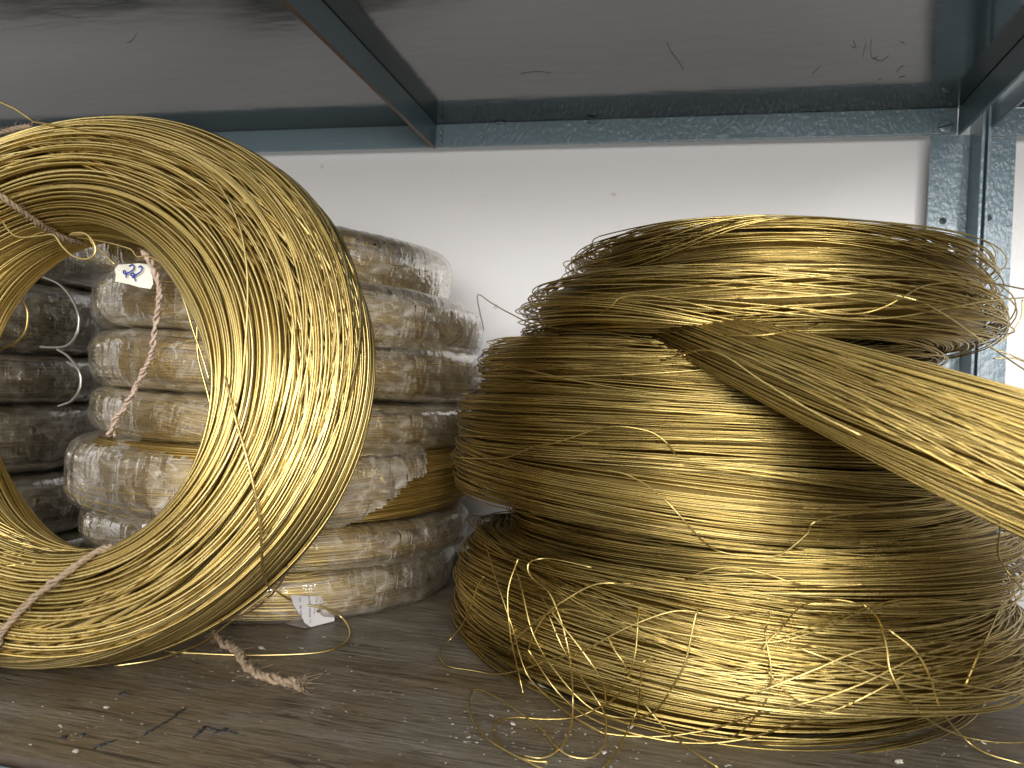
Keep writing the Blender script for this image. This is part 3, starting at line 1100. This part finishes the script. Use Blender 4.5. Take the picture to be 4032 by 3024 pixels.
R1, R2, R3, R4, R5, R6, T2, T1 = coils_r
fine = .00044
lw = [
    (R4, [(1760, 1782), (1800, 1800), (1900, 1805), (2000, 1800), (2100, 1760), (2200, 1740), (2350, 1690), (2450, 1680), (2560, 1700), (2620, 1740), (2660, 1790)]),
    (R4, [(2380, 1850), (2470, 1870), (2560, 1920), (2640, 1990), (2720, 2080), (2790, 2150), (2870, 2180), (3000, 2190), (3080, 2180), (3180, 2100), (3200, 2060), (3300, 2030), (3500, 2010)]),
    (T2, [(1905, 1300), (1880, 1165), (1930, 1190), (2000, 1230), (2100, 1275), (2250, 1300), (2400, 1310), (2560, 1350), (2700, 1400)]),
    (T2, [(2300, 1275), (2400, 1210), (2450, 1170), (2560, 1165), (2700, 1190), (2850, 1225), (2990, 1250)]),
    (R1, [(2330, 2235), (2200, 2205), (2130, 2200), (2085, 2215), (2080, 2250), (2110, 2290), (2160, 2330), (2200, 2420), (2230, 2520), (2250, 2650), (2255, 2800), (2235, 2900), (2190, 2960), (2130, 2985), (2060, 2975)]),
    (R1, [(1905, 2270), (1880, 2310), (1860, 2370), (1820, 2460), (1770, 2520), (1735, 2560), (1735, 2595), (1770, 2625), (1860, 2640), (1960, 2655), (2060, 2635), (2160, 2600), (2300, 2560), (2450, 2480), (2600, 2420), (2700, 2405), (2850, 2430), (2980, 2410)]),
    (R1, [(1860, 2715), (1845, 2780), (1870, 2850), (1920, 2910), (2000, 2960), (2080, 3000), (2140, 3030)]),
    (R1, [(1860, 2715), (1900, 2720), (1980, 2760), (2080, 2830), (2140, 2880), (2180, 2930), (2240, 2975), (2320, 2985), (2370, 2950), (2385, 2890), (2380, 2810), (2340, 2740), (2270, 2640), (2210, 2540), (2160, 2420)]),
    (R1, [(1945, 2880), (1960, 2840), (2030, 2825), (2150, 2832), (2260, 2825), (2350, 2790), (2430, 2740), (2470, 2670), (2500, 2580), (2510, 2480), (2516, 2370)]),
    (R1, [(1945, 2880), (1960, 2920), (2010, 2965), (2090, 2995), (2160, 3000)]),
    (R1, [(2390, 2500), (2420, 2560), (2460, 2620), (2500, 2720), (2560, 2800), (2640, 2890), (2730, 2960), (2830, 3024)]),
    (R1, [(2600, 2590), (2540, 2600), (2525, 2640), (2520, 2720), (2510, 2790), (2470, 2880), (2420, 2970), (2370, 3030)]),
    (R1, [(2100, 2680), (2200, 2780), (2300, 2850), (2400, 2890), (2600, 2900), (2800, 2870), (3000, 2810), (3200, 2760), (3400, 2690), (3600, 2590), (3750, 2540)]),
    (R1, [(2080, 2560), (2200, 2730), (2330, 2830), (2500, 2890), (2700, 2925), (2900, 2915), (3100, 2860), (3350, 2770), (3600, 2640)]),
    (R1, [(2100, 2620), (2080, 2580), (2100, 2500), (2150, 2420), (2230, 2360), (2350, 2300), (2500, 2300)]),
    (R1, [(2000, 2580), (2050, 2500), (2200, 2400), (2400, 2440), (2700, 2500), (3000, 2530), (3200, 2490), (3400, 2410), (3600, 2370), (3900, 2380)]),
    (R2, [(1990, 2100), (2050, 2300), (2100, 2500), (2200, 2660), (2330, 2790), (2480, 2830), (2580, 2800), (2650, 2700), (2700, 2600), (2740, 2420), (2760, 2400)]),
    (R2, [(1900, 2100), (1960, 2300), (2020, 2480), (2060, 2620), (2110, 2700), (2240, 2810), (2380, 2890)]),
    (R2, [(2040, 2200), (2000, 2330), (2010, 2500), (2040, 2640), (2060, 2730)]),
    (R2, [(2120, 2330), (2180, 2420), (2290, 2560), (2370, 2680), (2385, 2760)]),
    (R1, [(3400, 2380), (3460, 2440), (3490, 2540), (3505, 2640), (3560, 2740), (3650, 2830), (3760, 2890), (3900, 2920), (4032, 2925)]),
    (R1, [(3500, 2480), (3600, 2560), (3660, 2660), (3700, 2780), (3770, 2880), (3870, 2960), (4032, 3010)]),
    (R1, [(3140, 2550), (3250, 2590), (3450, 2660), (3600, 2700), (3800, 2730), (4032, 2740)]),
    (R1, [(3180, 2540), (3400, 2600), (3600, 2660), (3800, 2700), (4032, 2735)]),
    (R1, [(2800, 2800), (3000, 2720), (3200, 2640), (3400, 2560), (3600, 2540), (3680, 2530)]),
    (R1, [(3020, 2640), (3100, 2730), (3200, 2790), (3300, 2810), (3430, 2815)]),
    (R1, [(3030, 2410), (3015, 2500), (3035, 2620), (3030, 2720), (2990, 2800), (2920, 2880), (2860, 2910)]),
    (R1, [(3000, 2560), (3030, 2520), (3080, 2470), (3150, 2390), (3250, 2360), (3350, 2370), (3440, 2400)]),
    (R1, [(2880, 2530), (3100, 2500), (3300, 2430), (3550, 2360), (3800, 2370), (4032, 2365)]),
    (R1, [(3940, 2380), (3900, 2480), (3860, 2560), (3800, 2700)]),
    (R3, [(3940, 2060), (3930, 2180), (3960, 2240), (4000, 2290), (4040, 2330)]),
    (R3, [(2700, 2280), (2800, 2240), (2900, 2235), (3020, 2260), (3140, 2300), (3250, 2310), (3400, 2300)]),
    (T1, [(2900, 1175), (3100, 1170), (3300, 1160), (3450, 1155), (3600, 1180), (3720, 1240), (3850, 1330), (3950, 1400), (4040, 1460)]),
    (T1, [(3130, 1195), (3250, 1230), (3380, 1235), (3480, 1210), (3570, 1160), (3640, 1125), (3760, 1112), (3900, 1115), (4040, 1140)]),
    (T2, [(3100, 1210), (3300, 1250), (3500, 1252), (3700, 1220), (3880, 1185), (4040, 1172)]),
    (slant, [(4025, 1180), (4020, 1250), (3980, 1310), (3940, 1345), (3915, 1355)]),
    (slant, [(3900, 1370), (3960, 1390), (4030, 1420)]),
    (slant, [(3910, 1412), (3990, 1410), (4036, 1425)]),
    (slant, [(2850, 1320), (3000, 1320), (3120, 1300), (3220, 1275)]),
    (R6, [(2600, 1420), (2800, 1380), (3000, 1500), (3200, 1620), (3400, 1720)]),
]
for par, px in lw:
    kw = {}
    if par is slant and px[0][0] > 3800:
        kw['Y'] = .60
    jobs.append(loose(px, fine*random.uniform(.9, 1.15), M_FINE, par, random.uniform(.45, .9), lift=random.uniform(.001, .003), **kw))

for p, (nm, r_, m_, par, tn_) in jobs:
    loc = np.array(par.matrix_world.translation)
    wire(nm, p-loc, r_, m_, par, 6, tone=tn_, raw=True)


# ------------------------------------------------------------------ jute twine
def twine(name, cl, rad, parent, m, ply=3, pitch=.009, fuzz=60, frayed=0, seed=0):
    """three twisted plies plus stray fibres along the centre line cl (world), as one mesh"""
    rg = np.random.default_rng(seed)
    c = np.asarray(cl, float)
    seg = np.linalg.norm(np.diff(c, axis=0), axis=1)
    L = np.concatenate([[0], np.cumsum(seg)])
    n = max(20, int(L[-1]/.0007))
    s_ = np.linspace(0, L[-1], n)
    c = np.stack([np.interp(s_, L, c[:, k]) for k in range(3)], 1)
    T = np.gradient(c, axis=0)
    T /= np.linalg.norm(T, axis=1, keepdims=True)
    N = np.zeros_like(c)
    v = np.array([.2, -.5, .8])
    for i in range(n):
        v = v-T[i]*(v@T[i])
        v /= np.linalg.norm(v)
        N[i] = v
    B = np.cross(T, N)
    Vs, Fs, o = [], [], 0
    loc = np.array(parent.matrix_world.translation) if parent is not None else np.zeros(3)
    for k in range(ply):
        ph = 2*PI*k/ply+s_/pitch*2*PI
        rr = rad*.5*(1+.15*np.sin(s_*900+k))
        if frayed:
            rr = rr*(1+frayed*np.exp(-(L[-1]-s_)/.004)+frayed*.6*np.exp(-s_/.003))
        p = c+rr[:, None]*(np.cos(ph)[:, None]*N+np.sin(ph)[:, None]*B)+rg.normal(size=c.shape)*rad*.05+np.stack([np.interp(s_, np.linspace(0, L[-1], 14), rg.normal(size=14)) for _ in range(3)], 1)*rad*(.35 if frayed else .12)
        V, Fq = tubes(p[None], (rad*.56*(1+.12*rg.normal(size=n)))[None], 7, False)
        Vs.append(V)
        Fs.append(Fq+o)
        o += len(V)
    for q in range(fuzz):
        i = rg.integers(0, n)
        if frayed and q % 3 == 0:
            i = n-1-int(abs(rg.normal())*6) if q % 2 else int(abs(rg.normal())*5)
            i = min(max(i, 0), n-1)
        a = rg.uniform(0, 2*PI)
        d = math.cos(a)*N[i]+math.sin(a)*B[i]
        t = T[i]*rg.normal()
        ln = rad*rg.uniform(.8, 2.6)
        u_ = np.linspace(0, 1, 5)[:, None]
        p = c[i]+d*rad*.7+(d*.7+t)*ln*u_+(T[i]*rg.normal()+B[i]*rg.normal())*ln*.6*u_**2
        if parent is None:
            p[:, 2] = np.maximum(p[:, 2], .0003)
        V, Fq = tubes(p[None], .00010, 3, False)
        Vs.append(V)
        Fs.append(Fq+o)
        o += len(V)
    return mk(name, np.vstack(Vs)-loc, np.vstack(Fs), m, parent, True)


p = trace([(-60, 2640), (-20, 2560), (0, 2500), (60, 2425), (130, 2355), (200, 2300), (270, 2250), (330, 2205), (390, 2170), (450, 2150)], lift=.0022, smooth=3)
twine('twine_tie', p, .0017, ring, M_JUTE, fuzz=150, seed=1)
p = trace([(-60, 720), (0, 770), (60, 815), (110, 850), (160, 885), (210, 918), (270, 945), (320, 958)], lift=.0022, smooth=3)
twine('twine_tie', p, .0016, ring, M_JUTE, fuzz=110, seed=2)
p = trace([(-60, 560), (-10, 530), (40, 512), (90, 500), (120, 498)], lift=.0022, smooth=3)
twine('twine_tie', p, .0017, ring, M_JUTE, fuzz=120, seed=3)
hp = [(560, 990), (590, 1025), (612, 1080), (628, 1135), (626, 1190), (618, 1247), (610, 1312), (601, 1372), (580, 1431), (547, 1502), (515, 1562), (480, 1620), (452, 1665), (432, 1712)]
p = np.array([atY(x, y, .372+.012*k/13) for k, (x, y) in enumerate(hp)])
twine('hanging_twine', catmull(p, 8), .0016, ring, M_JUTE2, fuzz=130, frayed=.7, seed=4)
tp = [(845, 2500), (872, 2530), (918, 2556), (949, 2597), (985, 2635), (1044, 2664), (1108, 2684), (1160, 2690), (1195, 2706)]
p = np.array([atZ(x, y, .0028) for x, y in tp])
tw = twine('jute_twine', catmull(p, 8), .0022, None, M_JUTE, fuzz=330, frayed=.6, pitch=.013, seed=5)
tag(tw, 'short frayed piece of brown jute twine lying on the board', 'twine')

# ------------------------------------------------------------------ paper tag with blue handwriting
tagY = .380


def z4(x, y):
    return (200+x/1.8438, 900+y/1.8438)


outl = [(488, 262), (560, 258), (640, 252), (728, 262), (742, 300), (738, 350), (743, 400), (725, 438), (640, 425), (560, 402), (500, 390), (466, 384), (472, 330), (462, 300)]
loc = np.array(ring.matrix_world.translation)
cenp = z4(600, 340)


def tag_pt(x, y, dy=0.):
    X, Y_ = z4(x, y)
    return atY(X, Y_, tagY+.002*((x-600)/140)**2-dy)-loc


def slab(name, front, back, m, parent):
    n = len(front)
    V = list(front)+list(back)
    c0 = np.mean(front, 0)
    c1 = np.mean(back, 0)
    V += [c0, c1]
    Fc = []
    for i in range(n):
        j = (i+1) % n
        Fc += [[i, j, 2*n], [n+j, n+i, 2*n+1], [j, i, n+i, n+j]]
    return mk(name, V, Fc, m, parent)


tg = slab('paper_tag', [tag_pt(x, y, .0004) for x, y in outl], [tag_pt(x, y, -.0002) for x, y in outl], M_TAG, ring)
for st in ([(568, 272), (592, 262), (606, 276), (596, 300), (560, 322), (532, 326), (526, 310), (538, 306), (548, 330), (546, 356)],
           [(636, 280), (652, 272), (664, 286), (654, 312), (624, 332), (594, 344), (580, 336), (592, 322), (606, 332), (604, 352), (592, 356)],
           [(604, 350), (612, 368), (616, 382)]):
    pts = catmull(np.array([tag_pt(x, y, .0012) for x, y in st]), 8)
    s_ = wire('handwriting', pts, .00042, M_INK, tg, 5, raw=True)

# ------------------------------------------------------------------ torn scrap of printed paper


def z5(x, y):
    return (1000+x/4.148, 2200+y/4.148)


A = atZ(*z5(930, 1115), .0006)
Bp = atZ(*z5(1310, 1018), .0006)
ex = (Bp-A)/np.linalg.norm(Bp-A)
up = np.array([.02, .20, 1.0])
up -= ex*(up@ex)
up /= np.linalg.norm(up)
pn = np.cross(ex, up)
if pn[1] > 0:
    pn = -pn


def onp(x, y, lift=0.):
    d = ray(*z5(x, y))
    t = ((A-CC)@pn)/(d@pn)
    return CC+d*t+pn*lift


scrap = thing('paper_scrap', 'torn scrap of printed white paper leaning on the lowest wrapped coil', 'paper scrap', tuple(A))
so = [(590, 590), (700, 596), (830, 606), (960, 610), (1095, 612), (1112, 650), (1132, 690), (1126, 728), (1060, 738), (1066, 790), (1040, 806), (1052, 828), (1012, 850),
      (1040, 884), (1070, 872), (1092, 886), (1112, 840), (1130, 818), (1160, 814), (1178, 842), (1205, 858), (1228, 884), (1252, 900), (1284, 922), (1312, 944), (1311, 1018), (1120, 1066), (930, 1115), (872, 1078), (824, 1046), (790, 970), (700, 840), (644, 752), (628, 700)]


def fan_fill(name, pts, m, parent, th_=.0002):
    """outline polygon with thickness, triangulated by bmesh"""
    import bmesh
    bm = bmesh.new()
    vs = [bm.verts.new(tuple(q)) for q in pts]
    f = bm.faces.new(vs)
    bmesh.ops.triangulate(bm, faces=[f])
    r = bmesh.ops.solidify(bm, geom=bm.faces[:], thickness=th_)
    bm.normal_update()
    me = bpy.data.meshes.new(name)
    bm.to_mesh(me)
    bm.free()
    me.materials.append(m)
    o = bpy.data.objects.new(name, me)
    COL.objects.link(o)
    o.parent = parent
    return o


fan_fill('sheet', [onp(x, y)-A for x, y in so], M_PAPER, scrap)
fl = [(210, 915), (300, 898), (450, 880), (690, 852), (760, 930), (826, 1046), (928, 1112), (840, 1132), (740, 1116), (560, 1072), (420, 1020), (280, 982)]
ff = []
for x, y in fl:
    q = atZ(*z5(x, y), .0007+.0025*max(0, (930-y)/80))
    ff.append(q-A)
fo = fan_fill('folded_flap', ff, M_FLAP, scrap)
fo['label'] = 'shaded folded flap of the scrap'


def text_on(s, p0, p1, hpx, m, parent):
    """text whose baseline runs from pixel p0 to p1 on the paper plane"""
    a, b = onp(*p0, .0004), onp(*p1, .0004)
    dx_ = (b-a)/np.linalg.norm(b-a)
    dy_ = np.cross(pn, dx_)
    if dy_@(onp(p0[0]-100, p0[1])-a) < 0:
        dy_ = -dy_
    nz = np.cross(dx_, dy_)
    cu = bpy.data.curves.new('printed_line', 'FONT')
    cu.body = s
    cu.size = hpx
    cu.offset = 0
    cu.materials.append(m)
    o = bpy.data.objects.new('printed_line', cu)
    COL.objects.link(o)
    bpy.context.view_layer.update()
    wdt = max(o.dimensions.x, 1e-6)
    sc = np.linalg.norm(b-a)/wdt
    me = bpy.data.meshes.new_from_object(o)
    bpy.data.objects.remove(o)
    o = bpy.data.objects.new('printed_line', me)
    COL.objects.link(o)
    a = a-np.array(parent.matrix_world.translation)
    o.parent = parent
    o.matrix_local = Matrix(((dx_[0]*sc, dy_[0]*sc, nz[0], a[0]), (dx_[1]*sc, dy_[1]*sc, nz[1], a[1]), (dx_[2]*sc, dy_[2]*sc, nz[2], a[2]), (0, 0, 0, 1)))


bpy.context.view_layer.update()
text_on('false de   on.', (776, 950), (758, 622), .01, M_PRINT, scrap)
text_on('11. When t good', (936, 1050), (905, 618), .01, M_PRINT, scrap)
text_on('deteriora  the g', (984, 905), (1034, 622), .01, M_PRINT, scrap)
text_on('the', (1094, 716), (1100, 672), .01, M_PRINT, scrap)


# small white piece of paper seen low through the ring
def pocket():
    pts = [(560, 2065), (600, 2060), (640, 2090), (640, 2140), (600, 2150), (556, 2120)]
    o = fan_fill('paper_scrap', [atY(x, y, .405) for x, y in pts], M_PAPER, None)
    tag(o, 'small torn corner of white paper between the ring and the wrapped coils', 'paper scrap')


pocket()


# ------------------------------------------------------------------ flakes and crumbs on the board
def flake_mesh(size, rg):
    n = rg.randint(5, 8)
    V = []
    for z in (0, size*.22):
        for i in range(n):
            a = 2*PI*i/n
            r_ = size*rg.uniform(.45, 1)
            V.append((r_*math.cos(a)*1.3, r_*math.sin(a), z+rg.uniform(0, size*.25)))
    V.append((0, 0, size*.4))
    Fc = [[i, (i+1) % n, n+(i+1) % n, n+i] for i in range(n)]+[[n+i, n+(i+1) % n, 2*n] for i in range(n)]+[list(range(n))[::-1]]
    return V, Fc


rf = random.Random(3)
big = [(418, 2787, .0016, 'pale square crumb of plaster on the board below the standing coil'), (298, 2960, .0013, 'white crumb at the ragged front edge of the board'),
       (2018, 2853, .0019, 'thick white flake inside the wire loop in front of the right pile'), (2484, 2866, .0016, 'white flake under the front edge of the right pile'),
       (2379, 2965, .0017, 'white flake near the bottom of the wire loop, by the frame edge'), (1845, 2907, .0016, 'curled white flake left of the wire loop'),
       (1935, 2820, .0014, 'thin pale flake just inside the wire loop'), (3541, 3000, .0017, 'white flake in front of the right pile at the bottom edge'),
       (3871, 2926, .0014, 'white flake on the board right of the lowest right coil'), (1475, 2402, .0017, 'lone pale crumb on the bare board between the two piles'),
       (1030, 2555, .0022, 'flat grey crumb beside the jute twine'), (1275, 2510, .0013, 'small sliver inside the wire loop by the paper scrap'), (3948, 2678, .0030, 'clump of white debris beside the right end of the right pile')]
for x, y, s_, lab in big:
    V, Fc = flake_mesh(s_, rf)
    o = mk('paint_flake', V, Fc, M_FLAKE)
    o.location = atZ(x, y, .0004)
    o.rotation_euler = (rf.uniform(-.3, .3), rf.uniform(-.3, .3), rf.uniform(0, 6))
    tag(o, lab, 'paint flake', 'white flakes scattered on the board')
q = [atZ(x, y, z) for x, y, z in [(2070, 2690, .001), (2110, 2696, .0018), (2150, 2704, .002), (2185, 2716, .0014), (2206, 2732, .0008)]]
o = wire('paint_flake', q, .0009, M_FLAKE, None, 5)
tag(o, 'long curled white sliver on the board against the right pile', 'paint flake', 'white flakes scattered on the board')

VV, FF = [], []
zones = [((850, 2600), (260, 110), 170), ((1250, 2560), (300, 160), 130), ((2050, 2900), (320, 130), 170), ((400, 2850), (350, 120), 60), ((1500, 2750), (400, 180), 130),
         ((3700, 2950), (300, 90), 60), ((3000, 2990), (700, 50), 40), ((2350, 2900), (160, 90), 60)]
for (zx, zy), (wx, wy), cnt in zones:
    for _ in range(cnt):
        x, y = zx+rf.gauss(0, 1)*wx*.6, zy+rf.gauss(0, 1)*wy*.6
        if y < 2400 or y > 3060:
            continue
        p = atZ(x, y, .0002)
        if p[1] < FY+.008 or p[1] > .7:
            continue
        V, Fc = flake_mesh(abs(rf.gauss(0, 1))*.00018+.00009, rf)
        a = rf.uniform(0, 6)
        o0 = len(VV)
        el = rf.uniform(1, 2.2)
        VV += [(p[0]+(v[0]*math.cos(a)-v[1]*math.sin(a))*el, p[1]+v[0]*math.sin(a)+v[1]*math.cos(a), p[2]+v[2]) for v in V]
        FF += [[o0+i for i in f] for f in Fc]
cr_o = mk('crumbs', VV, FF, M_FLAKE)
cr_o['kind'] = 'stuff'
tag(cr_o, 'fine pale crumbs and dust scattered over the board', 'crumbs')
# gouges in the board: dark splits with lifted rims
for i, pts in enumerate([[(560, 2905), (600, 2880), (650, 2850), (700, 2815), (730, 2790)], [(755, 2915), (780, 2895), (810, 2868), (850, 2880), (900, 2885), (960, 2900)],
                         [(840, 2890), (880, 2880), (900, 2872)], [(360, 2960), (410, 2935), (465, 2915)], [(465, 2740), (490, 2735), (520, 2740)], [(235, 2905), (265, 2912)], [(310, 2905), (335, 2895)]]):
    q = catmull([atZ(x, y, -.0005) for x, y in pts], 9)
    q[:, :2] += np.random.default_rng(i).normal(size=(len(q), 2))*.00035
    tt = np.linspace(0, 1, len(q))
    rr_ = (.00055+.0006*np.sin(PI*tt)**.7)*(1+.3*np.random.default_rng(i+50).normal(size=len(q)).clip(-1, 1))
    o = wire('gouge', q, rr_, M_SCRATCH, board, 6, raw=True)
tri = sum(len(o.data.polygons)*2 for o in bpy.data.objects if o.type == 'MESH')
print('TRIS about', tri, 'objects', len(bpy.data.objects))
